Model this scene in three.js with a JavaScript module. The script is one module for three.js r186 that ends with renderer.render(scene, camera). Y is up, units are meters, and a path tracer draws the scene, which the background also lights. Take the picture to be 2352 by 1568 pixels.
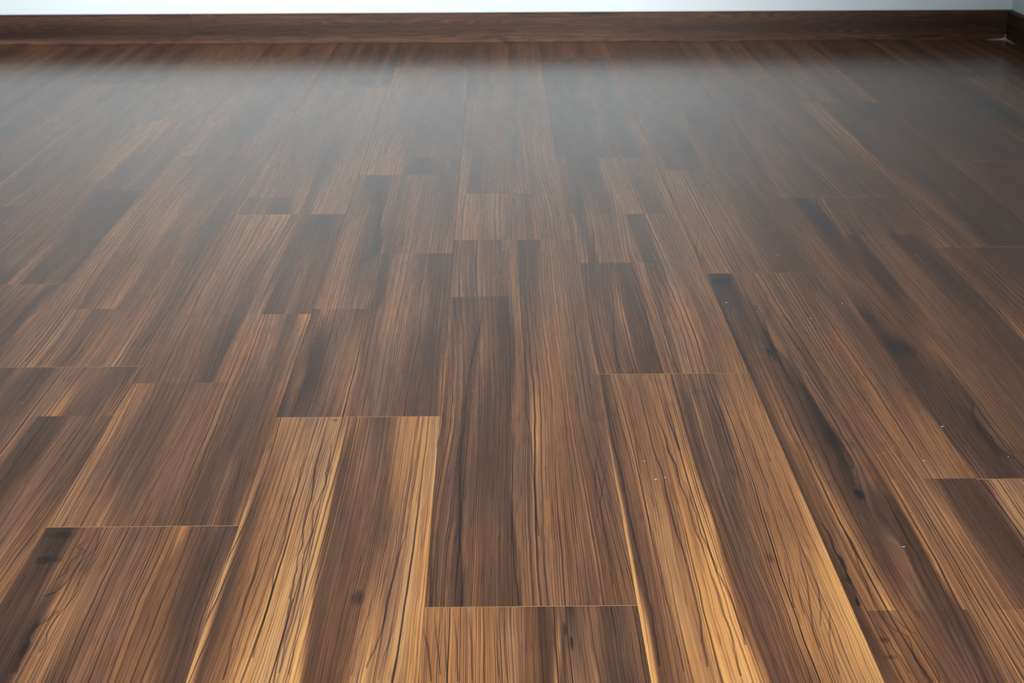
import * as THREE from 'three';
import { RectAreaLightUniformsLib } from 'three/addons/lights/RectAreaLightUniformsLib.js';
import { mergeGeometries } from 'three/addons/utils/BufferGeometryUtils.js';

// ---------------------------------------------------------------- camera, sky, light, exposure
const W = 0.2;                                   // width of one laminate plank in metres; u counts planks across, v counts the same unit away from the camera
const scene = new THREE.Scene();
const camera = new THREE.PerspectiveCamera(2 * Math.atan(784 / 3320.73) * 180 / Math.PI, 2352 / 1568, 0.05, 60);
{
  const right = new THREE.Vector3(0.99990907, -0.00319159, 0.01310211);
  const back = new THREE.Vector3(-0.01108618, 0.35861937, 0.93341804);
  const up = new THREE.Vector3().crossVectors(back, right).normalize();
  camera.quaternion.setFromRotationMatrix(new THREE.Matrix4().makeBasis(right, up, back));
  camera.position.set(0.345215 * W, 3.591794 * W, 0);
}
camera.focus = 1.5;
camera.userData.fStop = 16;

const renderer = new THREE.WebGLRenderer({ antialias: true });
renderer.toneMapping = THREE.LinearToneMapping;
renderer.toneMappingExposure = 1.56;
renderer.shadowMap.enabled = true;
renderer.shadowMap.type = THREE.PCFSoftShadowMap;

scene.background = new THREE.Color().setRGB(0.5, 0.62, 0.74);   // overcast sky outside the two unseen windows
RectAreaLightUniformsLib.init();

const X_LEFT = -10.5 * W, X_RIGHT = 8.125 * W, Z_BACK = -21.953 * W, Z_REAR = 13 * W, CEILING = 2.6;
const UNSEEN_SIDE_WINDOW = { z0: -1.0, z1: 2.3, y0: 0.06, y1: 1.7, radiance: 2.0 };    // out-of-view glazed door in the right wall, placed to light back wall and floor
const UNSEEN_REAR_WINDOW = { x0: -0.68, x1: 1.5, y0: 0.6, y1: 2.0, radiance: 1.0 };       // out-of-view window behind the camera, placed to light the back wall and foreground
{
  // hazy sky glow, out of view, aimed through both openings at the low back wall
  const sun = new THREE.DirectionalLight(0xffffff, 6.0);
  sun.color.setRGB(0.96, 0.99, 1.0);
  sun.position.set(1.42, 2.55, 9.5); sun.target.position.set(0, 0, 0);
  sun.castShadow = true; sun.shadow.radius = 42; sun.shadow.mapSize.set(2048, 2048);
  Object.assign(sun.shadow.camera, { left: -6, right: 6, top: 6, bottom: -6, near: 0.5, far: 25 });
  sun.name = 'hazy_sky_glow';
  scene.add(sun, sun.target);
  const s = UNSEEN_SIDE_WINDOW, a = new THREE.RectAreaLight(0xffffff, s.radiance, s.z1 - s.z0, s.y1 - s.y0);
  a.color.setRGB(0.96, 0.99, 1.0);
  a.position.set(X_RIGHT - 0.02, (s.y0 + s.y1) / 2, (s.z0 + s.z1) / 2);
  a.lookAt(0, a.position.y, a.position.z);
  a.name = 'unseen_side_window_daylight';  // area light across the unseen door opening, brightens the foreground floor
  scene.add(a);
  const r = UNSEEN_REAR_WINDOW, b = new THREE.RectAreaLight(0xffffff, r.radiance, r.x1 - r.x0, r.y1 - r.y0);
  b.color.setRGB(1.0, 0.98, 0.95);
  b.position.set((r.x0 + r.x1) / 2, (r.y0 + r.y1) / 2, Z_REAR - 0.02);
  b.lookAt(b.position.x, b.position.y, 0);
  b.name = 'unseen_rear_window_daylight';  // area light across the unseen rear opening, evens out the back wall
  scene.add(b);
}

// ---------------------------------------------------------------- noise
function mulberry(seed) { let a = seed >>> 0; return () => { a = (a + 0x6D2B79F5) | 0; let t = Math.imul(a ^ (a >>> 15), 1 | a); t = (t + Math.imul(t ^ (t >>> 7), 61 | t)) ^ t; return ((t ^ (t >>> 14)) >>> 0) / 4294967296; }; }
const LATTICE = new Float32Array(65536);
{ const r = mulberry(77); for (let i = 0; i < 65536; i++) LATTICE[i] = r() * 2 - 1; }
function noise(x, y) {                             // smooth value noise in -1..1
  const xi = Math.floor(x), yi = Math.floor(y), fx = x - xi, fy = y - yi;
  const sx = fx * fx * (3 - 2 * fx), sy = fy * fy * (3 - 2 * fy);
  const a = (xi & 255), b = ((xi + 1) & 255), c = (yi & 255) << 8, d = ((yi + 1) & 255) << 8;
  const p = LATTICE[a | c], q = LATTICE[b | c], r = LATTICE[a | d], s = LATTICE[b | d];
  const t = p + (q - p) * sx;
  return t + (r + (s - r) * sx - t) * sy;
}
const clamp = (x, a, b) => x < a ? a : x > b ? b : x;
const smooth = (a, b, x) => { const t = clamp((x - a) / (b - a), 0, 1); return t * t * (3 - 2 * t); };

// ---------------------------------------------------------------- colours of the printed wood, tone 0 (black vein) to 10 (pale honey)
const TONES = [[38, 27, 23], [50, 36, 30], [65, 46, 37], [82, 58, 46], [100, 71, 54], [125, 88, 64], [154, 110, 77], [181, 132, 88], [206, 155, 98], [224, 173, 111], [234, 194, 146]];
function toneColour(t, out) {
  t = clamp(t, 0, 9.999); const i = Math.floor(t), f = t - i, a = TONES[i], b = TONES[i + 1];
  out[0] = a[0] + (b[0] - a[0]) * f; out[1] = a[1] + (b[1] - a[1]) * f; out[2] = a[2] + (b[2] - a[2]) * f;
}

// The print of one plank: bands [v, s, tone, s, tone ...] give the tones across it at a distance v, veins [width, depth, feather, s, v, s, v ...] are dark lines,
// spots [s, v, radius s, radius v, depth] are knots.
const RINGS = [29, 84, 185], DEPTHS = [3.5, 2.4, 1.5], WIDTHS = [0.075, 0.18, 0.27];   // bold veins, fine lines, fibres
function woodTexture(board, v0, v1, w, h, seed) {
  const data = new Uint8Array(w * h * 4), tone = new Float32Array(w * h);
  const N = 256, rows = board.bands.map((b) => {
    const p = new Float32Array(N + 1); let k = 1;
    for (let i = 0; i <= N; i++) {
      const s = i / N;
      while (k + 2 < b.length && b[k + 2] < s) k += 2;
      if (s <= b[1]) p[i] = b[2];
      else if (k + 2 >= b.length) p[i] = b[b.length - 1];
      else p[i] = b[k + 1] + (b[k + 3] - b[k + 1]) * (s - b[k]) / Math.max(1e-6, b[k + 2] - b[k]);
    }
    return { v: b[0], p };
  });
  const ox = (seed * 37.31) % 256, oy = (seed * 91.7) % 256;
  for (let j = 0, row = 0; j < h; j++) {
    const v = v0 + (j + 0.5) / h * (v1 - v0);
    while (row + 1 < rows.length && rows[row + 1].v < v) row++;
    const A = rows[row], B = rows[Math.min(row + 1, rows.length - 1)];
    const gap = B.v - A.v;
    const f = v <= A.v || gap < 1e-6 ? 0 : gap < 0.25 ? (v > (A.v + B.v) / 2 ? 1 : 0) : clamp((v - A.v) / gap, 0, 1);
    for (let i = 0; i < w; i++) {
      const s = (i + 0.5) / w;
      const drift = noise(s * 3 + ox, v * 0.55 + oy) * 0.016 + noise(s * 7 + oy, v * 1.9 + ox) * 0.007;
      const edge = Math.min(1, Math.min(s, 1 - s) * 14);
      const sw = clamp(s + drift * edge, 0, 1) * N, k = Math.min(N - 1, Math.floor(sw)), g = sw - k;
      const ta = A.p[k] + (A.p[k + 1] - A.p[k]) * g, tb = B.p[k] + (B.p[k + 1] - B.p[k]) * g;
      let t = ta + (tb - ta) * f;
      const light = clamp((t - 2.2) / 4, 0.22, 1.1);
      // growth rings: nested contour lines of one stretched field, each line with a strength of its own
      const bend = noise(s * 2.2 + ox, v * 0.26 + oy) * 0.088 + noise(s * 6 + oy, v * 0.5 + ox) * 0.03 + noise(s * 20 + ox, v * 1.9) * 0.0045 + noise(ox, v * 5 + s * 3) * 0.0022;
      for (let o = 0; o < 3; o++) {
        const field = (s + bend) * RINGS[o], line = Math.floor(field), at = field - line - 0.5;
        const own = LATTICE[((line * 131 + seed * 17 + o * 7919) & 65535)] * 0.5 + 0.5, along = noise(line * 3.7 + ox, v * (0.8 + o * 1.3) + oy);
        const strength = DEPTHS[o] * (own * own * 1.5 + 0.12) * clamp(0.75 + 0.75 * along, 0, 1.4), wide = WIDTHS[o] * (0.7 + 0.6 * own);
        t -= strength * Math.exp(-at * at / (wide * wide)) * (o === 0 ? light : 0.55 + 0.5 * light);
        t += strength * 0.16;
      }
      t += noise((s + bend) * 52 + ox, v * 1.1 + oy) * 0.35 + noise((s + bend) * 260 + oy, v * 7 + ox) * 0.35;
      const pore = noise((s + bend) * 170 + ox, v * 6 + oy) + noise(s * 230 + oy, v * 9) * 0.4;
      if (pore > 0.5) t -= (pore - 0.5) * 1.6;
      t += noise(s * 4 + ox + 3, v * 0.8 + oy + 5) * 0.25;
      tone[j * w + i] = t;
    }
  }
  const perV = h / (v1 - v0);
  for (const q of board.veins || []) {
    const [width, depth, feather] = q, reach = width * 3 + feather;
    for (let n = 3; n + 3 < q.length; n += 2) {
      const ax = q[n], ay = q[n + 1], bx = q[n + 2], by = q[n + 3];
      const i0 = Math.max(0, Math.floor((Math.min(ax, bx) - reach) * w)), i1 = Math.min(w - 1, Math.ceil((Math.max(ax, bx) + reach) * w));
      const jA = (Math.min(ay, by) - v0) * perV - (Math.abs(by - ay) < 0.03 ? 2 : 0), jB = (Math.max(ay, by) - v0) * perV + (Math.abs(by - ay) < 0.03 ? 2 : 0);
      const flat = Math.abs(by - ay) < 0.04;
      for (let j = Math.max(0, Math.floor(jA)); j <= Math.min(h - 1, Math.floor(jB)); j++) {
        const v = v0 + (j + 0.5) / perV, f = flat ? 0 : clamp((v - ay) / (by - ay), 0, 1);
        if (!flat && (v < Math.min(ay, by) || v >= Math.max(ay, by))) continue;
        const wav = noise(v * 5 + n, 3.3 + width * 900) * 0.003 + noise(v * 16, 9.1 + n) * 0.0012;
        const run = clamp(Math.min(n - 3 + 2 * f, q.length - 5 - (n - 3) + 2 * (1 - f)) / 2.4, 0, 1) * 0.75 + 0.25;
        let mid = ax + (bx - ax) * f;
        if (!flat) {                               // a smooth curve through the points
          const px = n > 3 ? q[n - 2] : ax, py = n > 3 ? q[n - 1] : ay - (by - ay), nx = n + 5 < q.length ? q[n + 4] : bx, ny = n + 5 < q.length ? q[n + 5] : by + (by - ay), h1 = by - ay;
          const cap = 0.05, m0 = clamp((bx - px) / ((by - py) || 1e-6) * h1, -cap, cap), m1 = clamp((nx - ax) / ((ny - ay) || 1e-6) * h1, -cap, cap), f2 = f * f, f3 = f2 * f;
          mid = (2 * f3 - 3 * f2 + 1) * ax + (f3 - 2 * f2 + f) * m0 + (3 * f2 - 2 * f3) * bx + (f3 - f2) * m1;
        }
        const sc = mid + wav, thick = width * (0.95 + 0.5 * noise(v * 3, 7 + n * 0.1));
        for (let i = i0; i <= i1; i++) {
          const s = (i + 0.5) / w;
          let d;
          if (flat) { const fx = clamp((s - ax) / ((bx - ax) || 1e-6), 0, 1); d = Math.hypot(s - (ax + (bx - ax) * fx), (v - (ay + (by - ay) * fx)) * 0.5); } else d = s - sc;
          const k = j * w + i;
          let drop = depth * 0.72 * run * Math.exp(-Math.pow(d / (thick * 0.62), 2));
          if (feather > 0 && d < 0 && d > -feather) drop = Math.max(drop, depth * 0.62 * Math.pow(1 + d / feather, 1.3) * (0.75 + 0.4 * noise(s * 60, v * 6)));
          if (depth > 0 ? drop > 0.02 : drop < -0.02) tone[k] -= drop;
        }
      }
    }
  }
  for (const [s0, c0, rs, rv, depth] of board.spots || []) {
    for (let j = Math.max(0, Math.floor((c0 - 2 * rv - v0) * perV)); j <= Math.min(h - 1, (c0 + 2 * rv - v0) * perV); j++) {
      const v = v0 + (j + 0.5) / perV;
      for (let i = Math.max(0, Math.floor((s0 - 2 * rs) * w)); i <= Math.min(w - 1, (s0 + 2 * rs) * w); i++) {
        const s = (i + 0.5) / w, d = Math.hypot((s - s0) / rs, (v - c0) / rv) + noise(s * 40, v * 9) * 0.35 + noise(s * 90, v * 30) * 0.2;
        if (d < 1.5) tone[j * w + i] -= depth * smooth(1.5, 0.3, d);
      }
    }
  }
  const c = [0, 0, 0];
  for (let j = 0; j < h; j++) {
    const v = v0 + (j + 0.5) / h * (v1 - v0);
    for (let i = 0; i < w; i++) {
      const k = j * w + i, t = tone[k], s = (i + 0.5) / w;
      toneColour(t, c);
      const warm = noise(s * 8 + oy, v * 0.6 + ox) * 0.05 + noise(s * 50 + ox, v * 1.5) * 0.025;
      data[k * 4] = clamp(c[0] * (1 + warm * 0.6), 0, 255); data[k * 4 + 1] = clamp(c[1], 0, 255); data[k * 4 + 2] = clamp(c[2] * (1 - warm * 1.4), 0, 255); data[k * 4 + 3] = 255;
    }
  }
  const tex = new THREE.DataTexture(data, w, h, THREE.RGBAFormat);
  tex.colorSpace = THREE.SRGBColorSpace; tex.magFilter = THREE.LinearFilter; tex.minFilter = THREE.LinearMipmapLinearFilter; tex.generateMipmaps = true; tex.anisotropy = 8; tex.needsUpdate = true;
  return tex;
}
function randomBands(rand, v0, v1, base) {         // a plank that the photograph does not show closely
  const bands = [];
  let p = null;
  for (let v = v0; v <= v1 + 0.01; v += (v1 - v0) / 3) {
    const row = [v];
    const cells = p ? p.map((x) => x + (rand() - 0.5) * 0.7) : Array.from({ length: 9 }, () => base + (rand() - 0.5) * 2.6);
    p = cells;
    cells.forEach((t, i) => row.push((i + 0.3 + 0.4 * rand()) / 9, t));
    bands.push(row);
  }
  return bands;
}

// ---------------------------------------------------------------- what the planks look like: col counts planks across, row counts them away from the camera
const PRINT = [
  { col: -2, row: 0,
    bands: [[5.32, .194, 2, .241, 2.5, .269, 5, .335, 6, .382, 6, .438, 4, .476, 3, .523, 5.5, .589, 5, .645, 5, .711, 5.5, .777, 4.5, .824, 5.5, .89, 4, .946, 3.5, .993, 4], [5.89, .014, 2.5, .095, 3.5, .167, 3, .238, 3, .269, 6, .34, 6.5, .402, 6, .473, 4, .545, 5.5, .626, 5.5, .708, 5, .779, 4.5, .851, 3, .912, 3.5, .952, 4, .989, 6], [6.3, .004, 3, .036, 3, .09, 2, .144, 2.5, .187, 5, .241, 5, .316, 4, .37, 5.5, .424, 5, .478, 4.5, .553, 5, .639, 5.5, .704, 5, .79, 4, .844, 3, .919, 3, .973, 4.5, .999, 6], [6.68, .01, 2, .047, 2, .081, 1.5, .126, 1, .16, 3, .216, 5, .273, 5, .357, 6, .443, 4.5, .556, 5, .658, 5, .714, 7, .759, 3.5, .827, 3.5, .895, 4, .963, 4]],
    veins: [[.0061, 3.5, 0, .315, 6.18, .33, 6.05, .318, 5.94, .306, 5.87, .294, 5.81, .29, 5.71, .309, 5.61, .304, 5.54], [.0059, 3.5, .051, .291, 5.89, .263, 5.8, .233, 5.76, .219, 5.69, .234, 5.62, .238, 5.54, .24, 5.47, .245, 5.38], [.0063, 3, 0, .307, 6.46, .269, 6.32, .252, 6.14, .226, 6.05, .192, 6.02], [.0055, 3, 0, .245, 6.68, .244, 6.56, .219, 6.49, .266, 6.45, .224, 6.36, .223, 6.23, .198, 6.17], [.0056, 2.5, 0, .286, 6.69, .297, 6.61, .314, 6.46]],
    spots: [[.104, 6.37, .052, .035, 2], [.098, 6.62, .058, .037, 1.5], [.235, 5.57, .019, .049, 2]],
  },
  { col: -1, row: 0,
    bands: [[5.31, .006, 9, .025, 7, .04, 3.5, .078, 5, .134, 6, .209, 7.5, .266, 8, .303, 8, .369, 8, .435, 9, .482, 8, .491, 5, .51, 4, .566, 4.5, .613, 4, .669, 5.5, .716, 6.5, .745, 8, .791, 7.5, .848, 7, .904, 6.5, .951, 7.5, .989, 7], [5.87, .008, 8, .034, 3, .075, 4.5, .156, 6, .213, 6.5, .279, 8, .34, 8, .391, 7.5, .442, 8.5, .464, 8, .472, 4.5, .513, 4, .554, 5, .605, 4.5, .666, 5, .706, 6, .757, 7, .808, 6.5, .869, 7, .93, 8, .981, 8], [6.73, .008, 7.5, .031, 3, .076, 5, .11, 6, .224, 6.5, .315, 7, .384, 7.5, .441, 8, .457, 7, .466, 4.5, .52, 4, .577, 4, .646, 5, .703, 4.5, .771, 4.5, .828, 6, .885, 7, .953, 7.5, .994, 8], [7.46, .001, 6.5, .031, 5, .101, 6, .175, 7, .3, 7, .362, 6.5, .424, 7.5, .456, 7, .466, 4, .498, 3.5, .536, 4, .585, 5.5, .635, 5, .697, 4.5, .747, 5, .796, 6.5, .871, 7, .945, 7, .995, 8], [8.03, .021, 5, .061, 7, .154, 6.5, .246, 6.5, .326, 7, .366, 7.5, .418, 6.5, .471, 5.5, .538, 5, .604, 4.5, .67, 4, .709, 4.5, .749, 6.5, .828, 7, .908, 7, .987, 7.5]],
    veins: [[.0076, 5, 0, .322, 8.08, .32, 7.92, .321, 7.67, .319, 7.36, .338, 7.09, .336, 6.85, .338, 6.69, .356, 6.49, .348, 6.38, .356, 6.21, .361, 6.11, .364, 5.97, .372, 5.76, .368, 5.59, .374, 5.45, .378, 5.28], [.0066, 4.5, 0, .372, 7.79, .386, 7.54, .388, 7.33, .398, 7.19, .385, 7.03, .37, 6.85, .387, 6.61, .373, 6.4, .383, 6.23, .391, 6.09, .395, 5.92, .393, 5.78, .389, 5.55, .391, 5.36], [.0066, 4, 0, .233, 7.89, .24, 7.54, .24, 7.4, .248, 7.09, .244, 6.93, .256, 6.58, .254, 6.43, .249, 6.23, .263, 6.03, .263, 5.82, .259, 5.64, .259, 5.48], [.005, 3.5, 0, .405, 6.85, .404, 6.55, .418, 6.07, .429, 5.78, .434, 5.51, .436, 5.34], [.0061, 4, 0, .88, 6.72, .857, 6.43, .842, 6.24, .831, 6.08, .819, 5.86, .812, 5.68, .79, 5.52, .766, 5.39], [.0049, 3, 0, .769, 6.12, .748, 5.93, .741, 5.81, .724, 5.62, .714, 5.5, .71, 5.33], [.0048, 3, 0, .876, 5.86, .86, 5.63, .837, 5.46, .825, 5.3], [.0062, 4, 0, .154, 6.78, .146, 6.57, .154, 6.33, .152, 6.03, .152, 5.8, .151, 5.55, .157, 5.31], [.0048, 2.5, 0, .887, 7.75, .883, 7.45, .878, 7.12, .872, 6.87]],
    spots: [[.683, 5.97, .029, .063, 1.5], [.365, 8.04, .013, .019, 2]],
  },
  { col: 0, row: 0,
    bands: [[5.27, .004, 6, .111, 6.2, .223, 6.5, .336, 6.3, .41, 6.5, .448, 5, .513, 5, .541, 3, .579, 3.5, .607, 6.5, .625, 3, .653, 4.5, .7, 6, .756, 5.5, .775, 6, .803, 4, .859, 3.5, .915, 3.5, .953, 4.5, .99, 4], [5.56, .005, 6, .063, 6, .151, 6.5, .239, 6.5, .356, 6.2, .414, 6.5, .453, 5.5, .512, 5, .541, 3.2, .571, 3, .6, 3.5, .623, 6.5, .643, 2.5, .658, 4.5, .707, 5, .766, 5.5, .814, 4, .863, 4, .921, 4.5, .96, 5, .999, 4], [5.85, .012, 6.5, .052, 6.5, .134, 6.5, .205, 6.5, .276, 6, .337, 6, .398, 5.5, .429, 6, .459, 5.5, .52, 4.5, .551, 3, .612, 4, .642, 5, .663, 2.5, .693, 3, .713, 5, .785, 5, .846, 3.5, .906, 3.5, .937, 5, .967, 4.5, .992, 4]],
    veins: [[.0049, 3.5, 0, .099, 5.86, .108, 5.58, .126, 5.28], [.0049, 3.5, 0, .14, 5.86, .16, 5.58, .171, 5.28], [.0059, 3.5, 0, .211, 5.86, .225, 5.58, .235, 5.27], [.0049, 3.5, 0, .28, 5.85, .284, 5.58, .285, 5.27], [.0068, 4, 0, .002, 5.71, .032, 5.53, .055, 5.28], [.0049, 3, 0, .052, 5.87, .067, 5.63, .096, 5.33], [.0039, 3, 0, .337, 5.88, .34, 5.6, .35, 5.27], [.0039, 3, 0, .378, 5.88, .372, 5.6, .384, 5.27]],
    spots: [[.651, 5.68, .008, .044, 2], [.675, 5.57, .008, .049, 3]],
  },
  { col: 0, row: 1,
    bands: [[5.91, .009, 6, .024, 2.5, .05, 4, .112, 4, .173, 2.5, .19, 4.5, .235, 5, .266, 3.5, .358, 3.5, .43, 3.5, .444, 2.5, .456, 5.5, .522, 5, .604, 5.5, .686, 5, .758, 4.5, .829, 4, .911, 4.5, .983, 5, .997, 5.5], [6.48, .008, 3, .03, 4, .052, 3.5, .118, 4, .158, 2.5, .173, 4.5, .229, 5, .273, 3.5, .317, 4, .405, 4, .423, 2.5, .439, 5, .538, 5, .626, 5.5, .692, 4.5, .759, 5, .825, 4.5, .902, 4, .957, 4.5, .984, 5.5], [7.22, .01, 4, .051, 4, .112, 4, .143, 2.5, .196, 4, .233, 4, .317, 3.5, .414, 3.8, .433, 5.5, .462, 5, .535, 4, .554, 5.5, .655, 5.5, .728, 5, .8, 5, .873, 4.2, .957, 4.5, .989, 5.5], [8.11, .002, 6, .024, 3.5, .077, 5, .13, 5, .157, 2.5, .184, 4, .224, 5.5, .251, 4, .317, 3.5, .411, 4, .432, 2.8, .451, 5.5, .504, 5.5, .539, 4, .563, 6, .664, 6.2, .744, 6, .798, 5.5, .878, 5, .944, 4.5, .984, 5], [9.22, .014, 6, .049, 4, .109, 5, .154, 4.5, .198, 3.5, .243, 6, .273, 5.5, .303, 4, .377, 3.5, .443, 3.5, .455, 2.5, .472, 5.5, .526, 5.5, .541, 4, .571, 4.5, .645, 5.5, .764, 6, .824, 5.5, .883, 5, .958, 4.5, .978, 5.5], [10.25, .017, 4.5, .04, 3.5, .072, 3.5, .121, 4.5, .187, 4, .236, 4.5, .285, 4, .35, 3.5, .409, 3.5, .426, 3, .435, 5, .497, 6, .53, 5, .547, 3.5, .628, 4, .677, 5.5, .841, 6, .922, 5, .988, 5], [10.35, .021, 5.5, .087, 6, .169, 4.5, .219, 6, .258, 6, .291, 4.5, .384, 5, .433, 5, .466, 6, .499, 6, .522, 5.5, .535, 3, .614, 4, .654, 4.5, .68, 5.5, .845, 6, .911, 5, .977, 5], [11.7, .013, 4, .061, 5, .116, 4.5, .152, 4, .208, 5.5, .263, 4, .391, 4, .421, 5.5, .494, 5.5, .531, 5, .546, 3, .594, 3, .685, 3.5, .711, 5.5, .814, 5.5, .906, 5, .987, 5]],
    veins: [[.006, 2.5, 0, .415, 10.2, .43, 9.73, .44, 9.22, .433, 8.45, .436, 7.8, .431, 7.22, .423, 6.81, .421, 6.52, .426, 6.25, .442, 5.9], [.0076, 3, 0, .547, 9.35, .528, 8.22, .542, 7.92, .549, 7.67, .546, 7.38, .552, 6.91, .554, 6.57], [.0089, 3, 0, .253, 10.11, .225, 9.56, .193, 9.14, .169, 8.76, .159, 8.49, .153, 8.06, .139, 7.67, .136, 7.34, .15, 6.86, .152, 6.54, .167, 6.26, .174, 5.89], [.0064, 3, 0, .012, 6.65, .016, 6.26, .027, 5.89], [.0053, 2, 0, .04, 6.83, .048, 6.16, .055, 5.9], [.0049, 2.2, 0, .977, 7.88, .943, 7.66, .903, 7.37, .88, 7.03, .871, 6.75], [.0055, 1.8, 0, .972, 9.3, .91, 8.74, .856, 8.38, .834, 8.13], [.0054, 1.5, 0, .814, 8.94, .774, 8.28, .761, 7.79], [.0045, 2.5, 0, .99, 7.54, .94, 7.21, .899, 6.9, .898, 6.56, .904, 6.29, .901, 6.08], [.0042, -3, 0, .178, 8.53, .187, 8.48, .212, 8.47, .228, 8.51], [.0069, 2.5, 0, .153, 11.69, .176, 11.28, .186, 10.94, .185, 10.41]],
  },
  { col: 1, row: 0,
    bands: [[5.26, .009, 9, .024, 8, .037, 4, .083, 4.5, .139, 5.5, .214, 7, .27, 7, .345, 8.5, .42, 8.5, .476, 8, .504, 5, .55, 4.2, .625, 4.5, .681, 4.5, .737, 6, .793, 6.5, .867, 7, .923, 7.5, .989, 8], [5.69, .014, 8.5, .03, 7, .043, 3.8, .073, 4.5, .133, 5.5, .193, 7.5, .252, 6.5, .332, 8, .391, 8.5, .455, 8.5, .481, 5.5, .531, 4, .59, 4.5, .65, 4.5, .709, 6.5, .789, 6.5, .868, 7, .928, 8, .988, 8.5], [6.16, .011, 8, .03, 3, .06, 4.5, .123, 5.5, .187, 7, .261, 6.5, .335, 7.5, .399, 8.5, .463, 8, .48, 4.5, .547, 4, .611, 4.5, .675, 5, .717, 5.5, .781, 6.5, .844, 6.5, .908, 7.5, .982, 8.5], [6.69, .01, 8, .033, 3, .056, 4.5, .101, 5, .158, 6.5, .226, 7, .26, 5.5, .317, 7, .385, 7, .442, 8, .471, 8, .485, 4.5, .567, 4, .612, 4, .691, 5, .748, 5, .816, 6, .884, 6, .941, 6.5, .986, 8], [7.31, .007, 7, .027, 3, .051, 5, .124, 6, .198, 5.5, .296, 6, .357, 6.5, .406, 7, .452, 7, .467, 4, .54, 4.5, .589, 4.5, .686, 4, .723, 5.5, .809, 6, .882, 6.5, .955, 7, .992, 7], [8.03, .003, 6.5, .022, 3, .046, 4, .112, 6, .165, 5.5, .244, 5.5, .297, 6, .35, 6.5, .39, 4.5, .416, 6.5, .445, 7, .461, 4, .535, 4, .562, 5.5, .615, 5, .667, 3.8, .72, 4, .752, 6, .826, 6.5, .905, 7, .971, 7], [8.71, .011, 5, .033, 3, .07, 5, .17, 6, .255, 5.5, .297, 6, .368, 5.5, .425, 6.5, .482, 5, .538, 4.5, .623, 5.5, .68, 4.5, .765, 4, .808, 5.5, .879, 6, .935, 6.5, .978, 6]],
    veins: [[.0089, 3, 0, .03, 8.72, .029, 8.21, .026, 7.69, .041, 7.37, .041, 7.03, .04, 6.76, .044, 6.5, .051, 6.22, .055, 5.99, .06, 5.79, .056, 5.62, .051, 5.38], [.0067, 4, 0, .257, 8.65, .256, 8.2, .255, 7.85, .254, 7.55, .271, 7.29, .265, 7.02, .265, 6.77, .268, 6.55, .28, 6.29, .279, 6.08, .28, 5.89, .277, 5.73, .263, 5.55, .258, 5.37], [.0079, 5, 0, .332, 8.34, .327, 8.04, .34, 7.75, .341, 7.53, .358, 7.36, .355, 7.18, .367, 6.98, .368, 6.81, .368, 6.63, .381, 6.48, .385, 6.31, .387, 6.13, .392, 5.95, .393, 5.81, .4, 5.67, .396, 5.49, .391, 5.3], [.0103, 4.5, 0, .393, 8.27, .389, 8, .399, 7.75, .403, 7.57], [.0064, 4.5, 0, .392, 7.18, .389, 6.97, .396, 6.81, .39, 6.59, .408, 6.43, .42, 6.21, .438, 6.05, .448, 5.91, .454, 5.76, .451, 5.54], [.0061, 3.5, 0, .862, 6.41, .847, 6.23, .831, 6.02, .809, 5.88, .783, 5.69, .78, 5.51], [.0062, 3, 0, .78, 6.36, .76, 6.17, .742, 5.97, .73, 5.85], [.0061, 3, 0, .889, 6.34, .885, 6.08, .858, 5.87, .82, 5.69], [.0059, 3, 0, .896, 5.84, .872, 5.73, .842, 5.6, .823, 5.39, .82, 5.3], [.0052, 3, 0, .807, 6.17, .779, 5.97, .763, 5.79], [.0064, 3, 0, .891, 8.67, .862, 8.19, .843, 7.71, .831, 7.42, .831, 7.08], [.0064, 2.5, 0, .926, 8.54, .912, 8.12, .905, 7.74, .902, 7.41], [.0056, 3, 0, .172, 8.58, .163, 8.1, .162, 7.72, .149, 7.31, .142, 6.94, .143, 6.56, .145, 6.2, .144, 5.88, .148, 5.62, .15, 5.34], [.0047, 3.5, 0, .301, 5.48, .297, 5.25], [.0041, -3, 0, .362, 8.44, .377, 8.38]],
    spots: [[.705, 6.32, .022, .052, 1.5]],
  },
  { col: 1, row: 1,
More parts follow.
